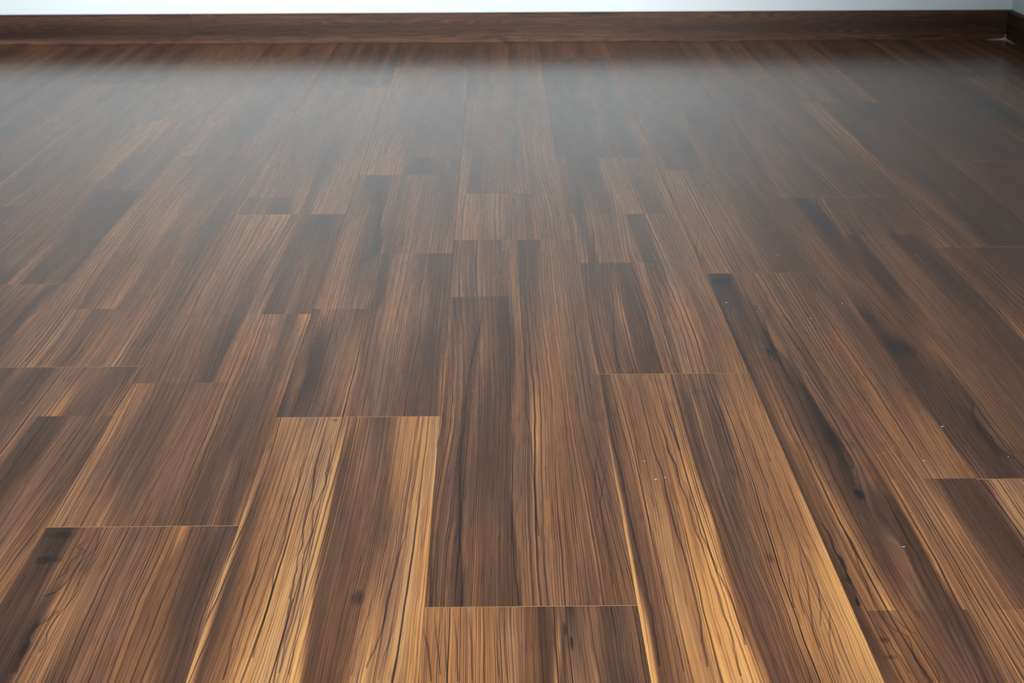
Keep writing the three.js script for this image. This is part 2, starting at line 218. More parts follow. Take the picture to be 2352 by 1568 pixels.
    bands: [[8.8, .014, 6, .034, 3.5, .077, 5, .134, 4.5, .157, 3, .183, 5, .22, 4, .277, 3.5, .349, 3.2, .426, 3, .441, 4.8, .492, 5, .535, 4, .555, 6, .635, 6, .721, 5.2, .807, 5.5, .921, 6, .984, 6], [9.89, .009, 6, .038, 4, .095, 5, .159, 4.5, .2, 4, .222, 5, .276, 6, .301, 4, .38, 3.5, .437, 3.2, .447, 5, .482, 6, .523, 5, .555, 4.5, .618, 6, .681, 6.5, .776, 6, .84, 5, .935, 5.5, .992, 6], [11.04, .01, 5.5, .031, 4.5, .07, 3.5, .157, 3.5, .199, 4.5, .262, 4, .332, 3.5, .429, 3.5, .447, 5, .478, 6, .524, 6.5, .541, 4, .611, 4, .663, 4, .688, 6, .785, 5.5, .89, 5.5, .977, 6], [11.16, .024, 5, .059, 6, .094, 5.5, .136, 3.5, .182, 4, .2, 6, .27, 5, .376, 5.5, .447, 5.5, .489, 6.5, .535, 5, .545, 3.3, .623, 3.5, .676, 4.5, .693, 6, .799, 5, .887, 5.5, .975, 6], [12.43, .006, 5, .064, 5.5, .115, 3.5, .181, 5, .231, 6, .309, 5, .386, 4.5, .464, 5.5, .514, 5.5, .53, 3.5, .58, 3, .677, 3, .704, 5.5, .794, 5, .871, 5, .968, 6], [12.61, .011, 5, .066, 4, .125, 3.5, .184, 5, .243, 5.5, .302, 4.5, .381, 4, .459, 5.5, .538, 6, .617, 6, .695, 5, .735, 4, .774, 4, .872, 4, .892, 5, .931, 6, .99, 6], [14.48, .01, 5, .077, 5, .122, 3.5, .211, 3, .389, 3, .42, 5.5, .567, 5, .701, 4.5, .879, 5, .946, 5.5]],
    veins: [[.0077, 3, 0, .243, 11.03, .226, 10.49, .215, 10.09, .178, 9.54, .16, 9.2, .152, 8.84], [.0094, 2.5, 0, .431, 11.02, .446, 10.59, .45, 10.18, .429, 9.71, .419, 9.2, .431, 8.76], [.0081, -2, 0, .497, 11.13, .507, 10.69, .521, 10.18, .521, 9.44, .524, 8.95], [.0063, 2.5, 0, .068, 11.03, .042, 10.49, .022, 9.9, .019, 9.37, .022, 8.81], [.0058, 2, 0, .512, 9.23, .524, 8.95, .539, 8.76]],
  },
  { col: 2, row: 0,
    bands: [[5.24, .017, 4, .054, 4.2, .091, 4.5, .119, 5, .166, 5, .203, 4, .231, 5, .296, 4.5, .371, 4.5, .446, 3.5, .501, 3.2, .529, 5.5, .595, 6], [5.49, .013, 3, .042, 3, .062, 4.5, .1, 4, .12, 6, .158, 5.5, .178, 4.5, .216, 5, .255, 5, .313, 4.5, .391, 4, .449, 3.5, .497, 3, .522, 5.5, .584, 6, .681, 5.5], [5.8, .004, 2.5, .039, 3.5, .069, 5, .089, 4, .13, 4, .16, 4.5, .2, 5.5, .251, 5.5, .301, 5, .342, 4, .403, 3.2, .483, 2.8, .52, 2.8, .534, 6, .605, 6, .685, 6, .786, 5.5], [5.84, .013, 2.5, .038, 3, .068, 5, .109, 5.5, .149, 6, .18, 7, .2, 6.5, .241, 5, .292, 5.5, .353, 4, .393, 3.5, .475, 3, .505, 3, .519, 6, .596, 6, .678, 5.5, .759, 5, .799, 4], [6.22, .011, 2.5, .043, 3, .075, 5.5, .118, 5.5, .161, 6, .204, 5.5, .225, 4, .279, 3.8, .332, 5, .364, 5.5, .396, 3, .471, 2.8, .493, 6, .546, 6, .61, 5.5, .696, 5.5, .76, 5, .824, 3.5, .888, 2.8, .931, 3], [6.67, .009, 3, .043, 5, .077, 4, .122, 5.5, .168, 6, .224, 4, .292, 3.5, .349, 4, .379, 4, .394, 2.5, .474, 2.2, .492, 6, .542, 6, .632, 6, .723, 6.5, .757, 5.5, .791, 3.5, .881, 3, .972, 2.8], [7.15, .002, 3, .038, 5, .086, 4.5, .146, 5.5, .194, 4, .254, 3, .302, 2, .326, 4.5, .386, 5, .434, 4, .482, 4.5, .499, 5.5, .53, 6.5, .602, 5.5, .674, 6, .77, 4.5, .806, 3, .89, 3, .986, 3.2], [7.21, .012, 3, .048, 5, .097, 4.5, .157, 5.5, .205, 4, .266, 3, .314, 2, .334, 4.5, .387, 5, .435, 4.5, .459, 3.8, .508, 5.5, .568, 6, .665, 5.5, .761, 6, .834, 6, .906, 6, .978, 5.5], [7.76, .009, 3, .03, 4.5, .069, 6, .12, 5, .171, 4, .236, 3.2, .3, 2, .338, 3, .372, 5.5, .428, 5, .48, 5, .557, 5.5, .634, 5.5, .711, 6, .788, 5.5, .865, 5.5, .916, 6, .981, 6], [8.41, .015, 3.5, .057, 5, .09, 5, .139, 4, .208, 3.2, .277, 3, .318, 2, .338, 5.5, .387, 4.5, .428, 4, .484, 5.5, .552, 5.5, .621, 5, .676, 5, .745, 6, .828, 4.5, .91, 5, .965, 4.2, .993, 4], [9.26, .011, 2.5, .056, 3.5, .146, 4, .206, 3, .23, 2, .26, 6, .325, 5, .385, 5, .46, 4, .505, 5.5, .565, 5.5, .654, 5, .729, 5.5, .804, 5, .878, 4.5, .953, 4.5, .989, 4], [9.87, .004, 3, .061, 3.5, .109, 3, .172, 3.5, .236, 4, .267, 6, .327, 4, .378, 5.5, .473, 5.5, .568, 5, .663, 4.5, .726, 4, .773, 5, .852, 4.5, .931, 4, .979, 5], [10.76, .007, 4.5, .034, 2, .113, 1.5, .181, 2.5, .205, 4.5, .266, 5.5, .573, 5, .676, 5, .71, 4.2, .812, 4, .88, 5, .965, 5]],
    veins: [[.0082, 2.5, .087, .268, 10.07, .283, 9.88, .266, 9.52, .249, 9.27, .281, 9.01, .296, 8.89, .304, 8.57, .329, 8.28, .332, 8.1, .337, 7.94, .343, 7.73, .365, 7.6, .367, 7.43, .353, 7.31], [.012, 2, 0, .012, 10.47, .005, 9.93, .003, 9.31, .007, 8.79], [.0086, 3, 0, .019, 6.73, .048, 6.56, .04, 6.36, .052, 6.26, .045, 6.1, .043, 5.98, .036, 5.86], [.0053, 3, 0, .123, 6.79, .134, 6.64, .135, 6.38, .125, 6.2, .117, 6, .108, 5.83], [.0049, 3, 0, .166, 5.82, .188, 5.72, .212, 5.65, .24, 5.61], [.0058, 3, 0, .12, 5.77, .157, 5.64, .194, 5.6, .191, 5.52, .179, 5.42, .19, 5.34, .204, 5.24], [.0048, 3, 0, .237, 5.56, .238, 5.47, .247, 5.37, .244, 5.25], [.0048, 3, 0, .062, 5.73, .1, 5.62, .107, 5.49, .118, 5.42, .125, 5.31], [.0066, 2, 0, .042, 10.4, .122, 10.37, .199, 10.34], [.0065, 2, 0, .218, 10.21, .231, 10.09, .228, 9.92], [.0064, 2, 0, .297, 10.14, .261, 9.97, .239, 9.86], [.003, -4, 0, .616, 7.56, .64, 7.59, .662, 7.61], [.0025, -2.5, 0, .486, 7.52, .527, 7.48, .589, 7.52, .664, 7.57], [.0026, -2.5, 0, .841, 7.77, .887, 7.81], [.0053, 2.5, 0, .669, 8.55, .665, 8.3, .658, 8.04, .66, 7.75, .658, 7.45], [.0046, 2, 0, .559, 7.15, .572, 6.87, .583, 6.58]],
    spots: [[.092, 10.62, .081, .127, 1.5], [.312, 7, .028, .051, 2.5], [.206, 9.1, .024, .08, 2], [.052, 6.26, .011, .06, 2], [.045, 6.1, .013, .041, 2], [.04, 5.9, .01, .039, 2], [.079, 5.57, .023, .021, 1.5], [.073, 5.43, .027, .02, 1.5], [.325, 7.7, .056, .157, 1]],
  },
  { col: 2, row: 1,
    bands: [[10.89, .011, 5, .08, 6, .149, 6, .218, 5.5, .287, 5, .356, 5.5, .442, 4.5, .477, 5.5, .598, 3.8, .735, 4, .839, 3.8, .908, 5, .977, 5], [12.37, .015, 5.5, .081, 6, .139, 5.5, .216, 5.5, .293, 5, .371, 5.5, .487, 5, .564, 4.2, .661, 4, .757, 3.8, .873, 4, .97, 4.5], [14.01, .008, 5.5, .116, 6, .225, 5, .311, 4, .398, 4, .449, 5, .57, 4.5, .7, 4.5, .873, 4, .981, 4], [14.18, .019, 5, .093, 4.5, .203, 4, .29, 3.5, .334, 3, .421, 3, .465, 5, .552, 4.5, .64, 4.5, .771, 4, .902, 4.5, .989, 4], [16.53, .024, 5, .135, 4, .386, 4, .487, 4.5, .537, 5, .577, 3, .789, 3, .889, 3.5, .95, 4]],
    veins: [[.0072, 2.5, 0, .157, 12.49, .076, 11.82, .008, 11.45, -.001, 10.99], [.0071, 2, 0, .109, 11.66, .046, 11.33, .02, 11.06], [.0073, 2, 0, .332, 12.38, .327, 11.59, .323, 11]],
  },
  { col: 2, row: 2,
    bands: [[17.02, .018, 4.8, .132, 4.5, .339, 4, .597, 4.5, .752, 4, .959, 4], [19.89, .026, 4.5, .235, 4, .534, 4.2, .832, 4]],
  },
  { col: 3, row: 0,
    bands: [[6.66, 0, 3, .029, 7, .085, 7], [7.11, 0, 5, .02, 3, .049, 6.5, .121, 7, .169, 6, .24, 6]],
    veins: [[.0081, 3, 0, .029, 7.14, .027, 6.96, .028, 6.83, .029, 6.66, .026, 6.47]],
  },
  { col: 3, row: 1,
    bands: [[7.22, .011, 5, .035, 4, .084, 3, .18, 2.8, .229, 3, .265, 3.5], [7.74, .014, 3, .071, 3, .173, 3, .23, 2, .263, 4.5, .327, 5, .455, 4.5], [8.4, .015, 3, .048, 3.2, .13, 3, .213, 3.5, .268, 4, .309, 3, .35, 5, .46, 4.5, .57, 4.5, .68, 4], [9.15, .007, 3, .051, 2, .14, 2.2, .2, 4, .289, 5, .377, 5, .496, 4.5, .644, 4.5, .792, 3.5, .94, 3.5], [9.67, .013, 3.5, .06, 2.5, .122, 4, .184, 4.5, .278, 4.2, .34, 3.5, .386, 4.5, .495, 5, .588, 5, .681, 4.5, .775, 4, .899, 3.5, .992, 4], [10.54, .008, 4.5, .058, 4.5, .142, 5, .209, 4.5, .276, 4.5, .326, 2.5, .443, 2.5, .477, 4.5, .577, 5, .678, 5, .745, 4, .845, 3, .946, 3.5, .996, 4], [11.71, .006, 5, .087, 5, .161, 3, .271, 2.5, .308, 3.5, .345, 3.5, .4, 2.5, .437, 3, .473, 4.5, .602, 5, .694, 4.5, .731, 3, .86, 3, .933, 4, .988, 4.5], [11.92, .018, 5, .093, 4.5, .167, 2.5, .261, 2, .298, 3, .336, 4.5, .429, 3.5, .523, 4.5, .653, 4.5, .766, 4, .915, 4.5, .99, 4.5], [12.93, 0, 4, .061, 4, .141, 2.2, .242, 2.5, .302, 4, .363, 4.5, .503, 4, .624, 4.5, .744, 4, .865, 3.8, .945, 4]],
    veins: [[.0117, 2.5, .101, .25, 13.05, .275, 12.78, .299, 12.47, .316, 12.19, .309, 11.99], [.0091, 2.5, .052, .306, 8.33, .306, 8.22, .257, 8.02, .242, 7.83, .264, 7.73, .25, 7.61, .299, 7.42], [.0065, 2.5, 0, .351, 8.23, .311, 8.06, .305, 7.9, .309, 7.79, .324, 7.5], [.0057, 2, 0, .243, 8.83, .233, 8.72, .246, 8.64], [.0069, 2, 0, .291, 8.6, .27, 8.44, .245, 8.29], [.0079, 2, 0, .155, 10.01, .157, 9.81, .179, 9.63]],
    spots: [[.126, 9.16, .083, .179, 1], [.031, 9.81, .044, .11, 1.5]],
  },
  { col: 3, row: 2,
    bands: [[13.11, .014, 5, .137, 4, .259, 4.5, .381, 4.8, .544, 4.2, .707, 4, .971, 4], [13.89, .018, 3.5, .052, 5.5, .159, 5, .331, 4.5, .503, 4, .631, 4.5, .76, 3.5, .889, 4, .974, 4], [15.61, .019, 4.5, .072, 2.5, .105, 5, .239, 4.5, .478, 4, .669, 4, .859, 4.5, .955, 4], [16.99, .036, 4, .217, 4, .423, 4, .578, 4.5, .784, 4, .965, 4]],
    veins: [[.011, 2.5, 0, .07, 15.73, -.057, 14.91, -.045, 14.22, -.016, 13.57]],
  },
  { col: 4, row: 0,
    bands: [[9.48, .01, 6, .055, 4.5], [10.22, .01, 4.2, .147, 4, .294, 3.8], [11.42, .021, 4.5, .147, 3.8, .291, 4, .398, 3.5, .542, 3, .722, 3]],
    veins: [[.0079, 2.5, 0, .033, 10.22, .021, 9.84, -.012, 9.26]],
  },
  { col: 4, row: 1,
    bands: [[11.67, .007, 4.5, .11, 5.5, .22, 4.5, .367, 5, .477, 3.5, .623, 3, .788, 3], [13.06, .004, 4, .106, 4, .227, 4.5, .308, 5, .39, 4.5, .511, 3.5, .673, 4, .876, 3.5], [14.97, .008, 4.5, .1, 5.5, .26, 6, .306, 3.5, .467, 3.2, .651, 4, .834, 3.8, .972, 3.5], [16.96, .016, 4, .094, 5.5, .274, 5.5, .325, 4, .609, 3.8, .917, 3.5]],
    veins: [[.0079, 2.5, 0, .291, 13.37, .264, 12.61, .295, 11.8]],
  },
  { col: 5, row: 0,
    bands: [[12.74, .02, 4, .159, 3.5], [14.02, .099, 4.5, .228, 4, .401, 3.8, .574, 4]],
  },
  { col: 5, row: 1,
    bands: [[14.56, .042, 4.5, .311, 4, .58, 3.8, .781, 4], [16.93, .072, 4, .38, 4, .689, 4.2, .894, 4]],
  },
  { col: -1, row: 1,
    bands: [[8.13, .013, 2.5, .062, 3.5, .102, 2.5, .142, 3, .195, 4, .275, 4.5, .329, 4.5, .409, 6, .463, 5, .543, 5, .65, 5, .73, 4.5, .783, 3.8, .917, 3.5, .97, 4, .992, 5], [8.62, .009, 3, .04, 4.5, .082, 5, .11, 2, .166, 2.2, .208, 3, .236, 5, .307, 5.5, .363, 6, .433, 6, .461, 5, .559, 5.5, .644, 5, .714, 5, .756, 4, .84, 4, .91, 3.3, .953, 4, .989, 5.5], [9.24, .005, 5, .035, 5, .08, 2.5, .169, 2.2, .19, 3.5, .229, 5, .304, 5.2, .363, 6, .423, 4.5, .483, 5, .572, 5.5, .632, 5.5, .706, 5.2, .751, 4, .811, 4, .87, 3.5, .93, 3.5, .984, 4.5], [9.97, .003, 3, .042, 4, .074, 6, .106, 6, .153, 5, .233, 5, .297, 4.5, .361, 4, .425, 3.8, .463, 4, .489, 5.5, .552, 6.2, .68, 6, .744, 4.8, .855, 5, .887, 4, .967, 4.2, .999, 5], [10.13, .018, 5.5, .073, 6, .154, 6.2, .219, 5.5, .283, 5.5, .364, 5.5, .397, 4, .471, 3.5, .494, 5.5, .542, 6.2, .655, 6.2, .72, 5.5, .768, 5, .833, 5.5, .859, 4, .962, 4, .995, 4.5], [11.3, 0, 5, .071, 6, .143, 6, .196, 4.5, .285, 3.5, .339, 4, .385, 4.5, .428, 4, .474, 3.3, .499, 5.5, .57, 6, .642, 6, .713, 5, .802, 4.5, .82, 3.2, .98, 3.2], [11.47, .011, 5, .072, 6, .144, 6, .199, 4, .289, 3.2, .343, 3, .386, 4, .415, 5.5, .451, 4, .495, 4, .513, 5.5, .596, 5.5, .704, 5.8, .849, 5.5, .957, 5.5, .986, 5], [12.45, .017, 5, .094, 5.5, .153, 4.5, .211, 4, .289, 3.5, .328, 3, .343, 5.5, .386, 5, .444, 4.5, .503, 5, .619, 5.5, .775, 5.5, .852, 5, .93, 4, .988, 5], [13.86, .025, 4.5, .055, 5, .077, 4, .162, 3, .269, 3, .334, 4.5, .398, 5.5, .454, 4, .505, 5.5, .676, 5, .805, 5, .848, 4, .976, 4.5]],
    veins: [[.0112, 2.5, .093, .264, 13.34, .305, 12.88, .326, 12.31, .371, 11.85, .372, 11.48, .321, 11.3, .305, 11.18], [.0047, 1.5, 0, .02, 9.76, .052, 9.75, .09, 9.78], [.0046, 1.5, 0, .031, 9.59, .072, 9.6, .113, 9.57], [.0046, 1.5, 0, .028, 9.43, .078, 9.45, .121, 9.41], [.0062, 2.2, 0, .145, 10, .178, 9.83, .184, 9.63, .186, 9.37], [.0062, 2.2, 0, .161, 10, .228, 9.8, .221, 9.56, .23, 9.32], [.0063, 2.2, 0, .056, 10, .095, 9.79, .118, 9.52], [.0054, 2.5, 0, .257, 8.38, .243, 8.26, .276, 8.21, .252, 8.11], [.0054, 2.5, 0, .312, 8.38, .318, 8.24, .305, 8.11], [.0068, 2, 0, -.058, 12.05, -.053, 11.31, -.061, 10.75, -.025, 10.24], [.0055, 2.5, 0, .648, 8.76, .653, 8.47, .663, 8.13]],
  },
  { col: -1, row: 2,
    bands: [[14.03, .011, 6, .149, 6, .409, 6, .461, 4.5, .561, 3, .669, 3, .712, 4, .972, 4.2], [14.57, .01, 6, .109, 5.5, .378, 6, .431, 4.5, .49, 3.8, .557, 2.8, .669, 2.8, .714, 4, .96, 4.2], [14.81, .022, 6, .136, 5.5, .272, 6, .386, 5.5, .432, 4.5, .682, 5, .818, 4, .955, 4.5], [15.94, .015, 5.5, .2, 5, .346, 4.5, .492, 4, .686, 4.5, .881, 4, .978, 4.5], [18.44, .038, 6, .205, 5, .373, 5, .595, 5, .818, 4, .957, 5]],
  },
  { col: 0, row: 2,
    bands: [[11.82, .006, 6, .077, 6, .169, 6, .281, 5.5, .392, 6, .466, 5, .578, 5.5, .67, 5.5, .763, 5, .949, 5.5], [13.19, 0, 6, .052, 6, .113, 6.2, .236, 5, .318, 6.2, .441, 6, .502, 5, .564, 4.8, .646, 4, .707, 5.5, .85, 5.5, 1, 5.5], [13.31, 0, 6, .079, 6, .112, 4, .236, 4.5, .401, 5, .463, 4.5, .566, 5.5, .71, 5, .855, 5, .999, 5.5], [14.65, .003, 6.5, .084, 5.5, .12, 4, .251, 4.5, .499, 5, .553, 3.5, .589, 5, .859, 5.5, .994, 5.5], [15.28, .014, 5.5, .061, 4.5, .225, 4.8, .412, 5, .543, 4, .581, 3.5, .609, 5, .787, 5.5, .974, 5.2], [17.33, .045, 5, .266, 5, .582, 5, .818, 4.5, 1, 5]],
    veins: [[.0099, 3, 0, .124, 13.32, .097, 12.94, .049, 12.72, .039, 12.43]],
  },
  { col: -2, row: 1,
    bands: [[6.77, .013, 6.5, .077, 6.2, .134, 6, .169, 5, .214, 5.5, .26, 6, .295, 5, .352, 4.5, .42, 5, .489, 5, .523, 5.5, .558, 3.8, .626, 5, .672, 4, .741, 3.5, .821, 3.5, .855, 5, .901, 3.5, .947, 3, .965, 5, .992, 6], [7.26, .016, 6.5, .064, 6, .125, 5, .186, 5, .234, 4, .283, 4.5, .356, 3.5, .416, 4.5, .477, 5.5, .55, 5, .622, 5, .683, 4, .732, 3.5, .792, 4.5, .841, 5.5, .901, 3.2, .95, 4, .986, 4.5], [7.83, .017, 6.5, .056, 6, .107, 5.5, .172, 4, .25, 3.8, .328, 4, .379, 4, .431, 5, .509, 5, .586, 5, .651, 5, .69, 3.8, .767, 4, .806, 3.2, .845, 4.5, .923, 3.8, .974, 4.5], [8.6, .015, 6, .049, 6.5, .119, 6, .175, 5, .217, 4, .358, 4, .414, 3.8, .447, 5, .526, 5, .554, 4.5, .638, 5, .722, 4.5, .778, 4.5, .834, 4.5, .89, 4, .96, 5], [8.7, .013, 4.5, .056, 4.8, .197, 4.5, .339, 4.5, .424, 3.5, .514, 3.2, .531, 5, .594, 5.5, .664, 5, .707, 4.5, .786, 5, .862, 4.5, .933, 4, .976, 5], [9.26, .019, 5, .079, 5, .169, 4.5, .258, 5, .333, 5, .408, 3.5, .512, 3.2, .533, 5.5, .617, 6, .701, 5.5, .751, 5, .796, 6, .856, 4, .916, 5, .975, 4.5], [9.88, .026, 5, .168, 5.5, .327, 5.2, .437, 4, .517, 4, .542, 6, .596, 6.2, .643, 6, .706, 5.5, .77, 6, .817, 5, .839, 4, .896, 4, .928, 6.5, .991, 6.5], [10, .017, 4.5, .081, 5.5, .177, 5.5, .273, 5, .369, 5, .465, 4, .513, 4, .539, 5.5, .593, 6, .641, 6.5, .663, 3, .753, 3.5, .801, 4, .823, 5.5, .881, 4, .945, 3.8, .993, 4], [11.2, .022, 5, .164, 5.5, .305, 5.8, .411, 5, .482, 5, .553, 6, .595, 6, .616, 3.3, .676, 3.5, .729, 4, .783, 5, .836, 4.5, .889, 4, .942, 4.5, .984, 4], [12.51, .037, 6, .173, 5.8, .33, 6, .505, 6.5, .533, 4, .603, 4.5, .642, 4, .681, 3, .896, 3, .935, 4, .985, 4.5]],
    veins: [[.0073, 2.5, 0, .649, 8.53, .647, 8.22, .659, 7.93, .658, 7.63, .675, 7.27, .678, 7.03, .682, 6.87, .682, 6.72], [.0048, 2, 0, .859, 8.21, .866, 7.89, .883, 7.59, .901, 7.25, .918, 6.94, .932, 6.74], [.0065, 2, 0, .674, 11.08, .678, 10.54, .694, 10.14, .698, 9.94]],
  },
  { col: -2, row: 2,
    bands: [[12.65, .013, 5, .073, 4.5, .23, 5, .329, 4, .467, 3.5, .499, 5, .546, 6, .605, 4, .656, 4.5, .704, 6, .98, 5.8], [13.1, .026, 5.5, .058, 4.2, .164, 4.5, .266, 4, .327, 4, .441, 3.5, .474, 5.5, .551, 6, .592, 4, .632, 4, .673, 5.8, .937, 5.5], [13.2, .025, 5.5, .23, 5, .312, 5, .415, 4.5, .476, 5.5, .558, 6, .579, 4, .62, 3.5, .661, 5.5, .804, 5.8, .968, 5.5], [14.55, .014, 5.5, .126, 5, .26, 4.5, .462, 5, .552, 4, .574, 3, .686, 3.3, .717, 5, .843, 5.5, .977, 5.5], [15.97, .03, 5, .127, 4.5, .225, 4.5, .42, 5, .664, 5.3, .956, 5], [18.18, .055, 5.5, .286, 5, .506, 5, .781, 5.5, .974, 5]],
  },
  { col: -3, row: 0,
    bands: [[6.1, .951, 6, .983, 5.5], [6.53, .815, 5, .859, 6, .904, 5.5, .948, 5, .988, 5.5], [7.16, .613, 3, .661, 3, .709, 4.8, .781, 5.5, .853, 5, .925, 4.5, .961, 4, .985, 4.5], [7.55, .49, 5, .527, 5.5, .565, 3, .628, 2.6, .716, 3.2, .753, 5, .816, 5, .891, 4.2, .941, 4.5, .979, 3.5], [8.1, .314, 4, .421, 5, .501, 5.5, .549, 5, .562, 3, .66, 2.8, .714, 3.5, .754, 5, .847, 4.8, .953, 4.8, 1, 4.5], [8.17, .293, 3.5, .374, 4, .414, 4, .454, 5, .508, 5.5, .562, 5.5, .615, 6.5, .655, 6.5, .696, 4.5, .749, 4, .857, 4, .924, 5, .977, 5.5], [8.88, .067, 4, .125, 3, .183, 5, .255, 4, .327, 3.5, .413, 3.5, .442, 5, .529, 5.5, .615, 5, .702, 5, .759, 5, .846, 4, .961, 4, .99, 5.5]],
    veins: [[.0055, 2.5, 0, .698, 8.62, .69, 8.34, .705, 8.14], [.0055, 2.5, 0, .341, 8.89, .361, 8.63, .376, 8.34, .401, 8.04, .414, 7.79]],
  },
  { col: -3, row: 1,
    bands: [[9, .031, 5, .147, 5.5, .264, 6, .351, 5.8, .41, 5, .483, 4, .585, 5.5, .672, 5, .789, 5.8, .847, 4.8, .934, 4, .978, 4.5], [9.45, .01, 5, .101, 5.5, .192, 5.8, .284, 6, .375, 5.5, .451, 4.5, .527, 5, .618, 5.5, .694, 5.5, .77, 5.5, .861, 4.5, .937, 4, .983, 4.5], [10.04, .005, 5.2, .085, 5.5, .149, 5, .229, 5.5, .342, 6, .406, 4.5, .47, 4.5, .518, 5, .598, 5, .663, 5, .759, 5.5, .823, 5.5, .887, 4, .967, 4.8], [10.12, .028, 5, .093, 5.5, .19, 5, .287, 4.5, .384, 5, .449, 6, .529, 6.5, .562, 4.5, .643, 4.8, .739, 5.5, .804, 5.5, .885, 4.2, .965, 4.5], [11.23, .02, 5, .083, 6.2, .172, 5.5, .243, 5, .314, 4.5, .385, 5, .491, 5.5, .597, 4.8, .704, 5.5, .81, 4.5, .898, 4, .951, 4.5, .987, 5.5], [12.49, .03, 6, .088, 6, .205, 5, .283, 5.5, .439, 6, .556, 5, .673, 5.5, .751, 5, .829, 4, .927, 4, .966, 5], [13.39, .025, 5, .067, 5.5, .171, 6, .295, 5.5, .42, 5.5, .586, 4.5, .71, 4.5, .876, 5, 1, 4], [14.67, .053, 5.5, .211, 5, .391, 4.5, .617, 4.5, .752, 4.5, .933, 5]],
    veins: [[.0095, 2.5, 0, .081, 13.06, .091, 12.57, .095, 12.07, .089, 11.57, .085, 11.41], [.0037, -2, 0, .187, 11.81, .276, 11.82], [.0111, 2, 0, .954, 10.8, .948, 10.36, .935, 9.88, .922, 9.51, .914, 9.27], [.0061, 2.5, 0, .273, 10.06, .295, 9.8, .302, 9.49, .306, 9.16, .29, 8.96], [.0061, 2.5, 0, .176, 10.06, .198, 9.76, .205, 9.41, .194, 9.04], [.006, 2.5, 0, .467, 9.62, .469, 9.32, .457, 9.04]],
  },
  { col: -3, row: 2,
    bands: [[14.96, 0, 5.2, .155, 6, .201, 5, .431, 4.5, .707, 5, .936, 5], [15.99, .028, 5, .15, 5.5, .248, 4.5, .541, 4, .663, 4, .737, 5, .956, 5.2], [18.5, .055, 4.8, .251, 5, .419, 5, .586, 4.5, .698, 4.2, .922, 5]],
  },
  { col: -4, row: 0,
    bands: [[9.13, .993, 4], [9.81, .776, 4, .839, 4.5, .871, 3.5, .933, 4, .965, 6, 1, 6], [10.59, .53, 4.5, .631, 5.5, .731, 5, .799, 5, .849, 5.5, .883, 3.8, .95, 4, 1, 5.5]],
  },
  { col: -4, row: 1,
    bands: [[10.71, .49, 3, .541, 3.5, .575, 5.5, .643, 5.5, .677, 3.5, .762, 3, .829, 3.4, .863, 4.8, .897, 4, .965, 4], [11.25, .321, 4.2, .427, 5, .498, 4.5, .569, 5.5, .605, 6, .658, 4, .711, 3.2, .835, 3.5, .888, 4.2, .977, 4], [12.24, .004, 5, .157, 5.2, .387, 5, .54, 4.5, .636, 3.5, .77, 3.5, .865, 4, .961, 3.2, .992, 3.4], [13.38, .037, 5, .223, 5.2, .369, 5, .493, 5, .555, 4, .618, 3.4, .721, 3.2, .929, 3.2, .991, 3.5], [13.54, .032, 4.5, .137, 5, .347, 4.8, .494, 5, .598, 4.5, .724, 4.5, .85, 4.5, .976, 4.5], [14.42, .042, 5, .198, 4.5, .331, 5.5, .42, 6.5, .509, 6.5, .554, 4, .687, 4, .865, 4.5, .976, 4], [16.02, .025, 4.5, .172, 5, .368, 5.5, .515, 6.2, .613, 6.2, .686, 5, .857, 4.5, .979, 5]],
  },
  { col: -4, row: 2,
    bands: [[16.7, 0, 4.8, .212, 5, .517, 5.2, .873, 5], [18.53, .047, 4.8, .355, 5, .579, 5.2, .915, 5]],
  },
  { col: -5, row: 1,
    bands: [[12.82, .825, 5, .905, 5], [14.09, .421, 4.5, .551, 5.5, .682, 4.5, .812, 4.2, .943, 5], [16.04, .045, 4.5, .192, 5.5, .437, 5.2, .78, 4.8, .976, 5]],
  },
];

// ---------------------------------------------------------------- helpers
function add(name, geometry, material, parent = scene) {
  const m = new THREE.Mesh(geometry, material);
  m.name = name; m.castShadow = true; m.receiveShadow = true;
  parent.add(m);
  return m;
}
function group(name, kind) { const g = new THREE.Group(); g.name = name; if (kind) g.userData.kind = kind; scene.add(g); return g; }
const boxAt = (x0, x1, y0, y1, z0, z1) => { const g = new THREE.BoxGeometry(x1 - x0, y1 - y0, z1 - z0); g.translate((x0 + x1) / 2, (y0 + y1) / 2, (z0 + z1) / 2); return g; };
const standard = (o) => new THREE.MeshStandardMaterial(o);

// ---------------------------------------------------------------- floor: laminate planks, each with its own print and eased edges
const LENGTH = 5.87239;
const JOINT = { '-10': 9.4, '-9': 11.7, '-8': 14.1, '-7': 18.0, '-6': 15.7, '-5': 12.9, '-4': 10.656, '-3': 8.939, '-2': 6.705, '-1': 8.086, 0: 5.883, 1: 8.740, 2: 10.81, 3: 7.168, 4: 11.46, 5: 14.38, 6: 13.0, 7: 16.1, 8: 9.9 };
const U_MIN = -10.5, U_MAX = 8.11, V_MIN = -12.95, V_MAX = 21.93;
const floor = group('floor', 'structure');
floor.userData.label = 'dark brown wood-look laminate plank floor';
const edgeMaterial = standard({ color: new THREE.Color().setRGB(0.2, 0.11, 0.05), roughness: 0.5 });
const sheen = noiseMap();
function noiseMap() {                              // faint uneven gloss of a walked-on, dusty floor
  const n = 256, d = new Uint8Array(n * n * 4);
  for (let j = 0; j < n; j++) for (let i = 0; i < n; i++) {
    const x = i / n * 16, y = j / n * 16;
    const v = 0.88 + 0.06 * noise(x, y) + 0.04 * noise(x * 4, y * 4) + 0.03 * noise(x * 16, y * 2);
    d.set([255 * v, 255 * v, 255 * v, 255], (j * n + i) * 4);
  }
  const t = new THREE.DataTexture(d, n, n, THREE.RGBAFormat);
  t.wrapS = t.wrapT = THREE.RepeatWrapping; t.magFilter = THREE.LinearFilter; t.needsUpdate = true;
  return t;
}
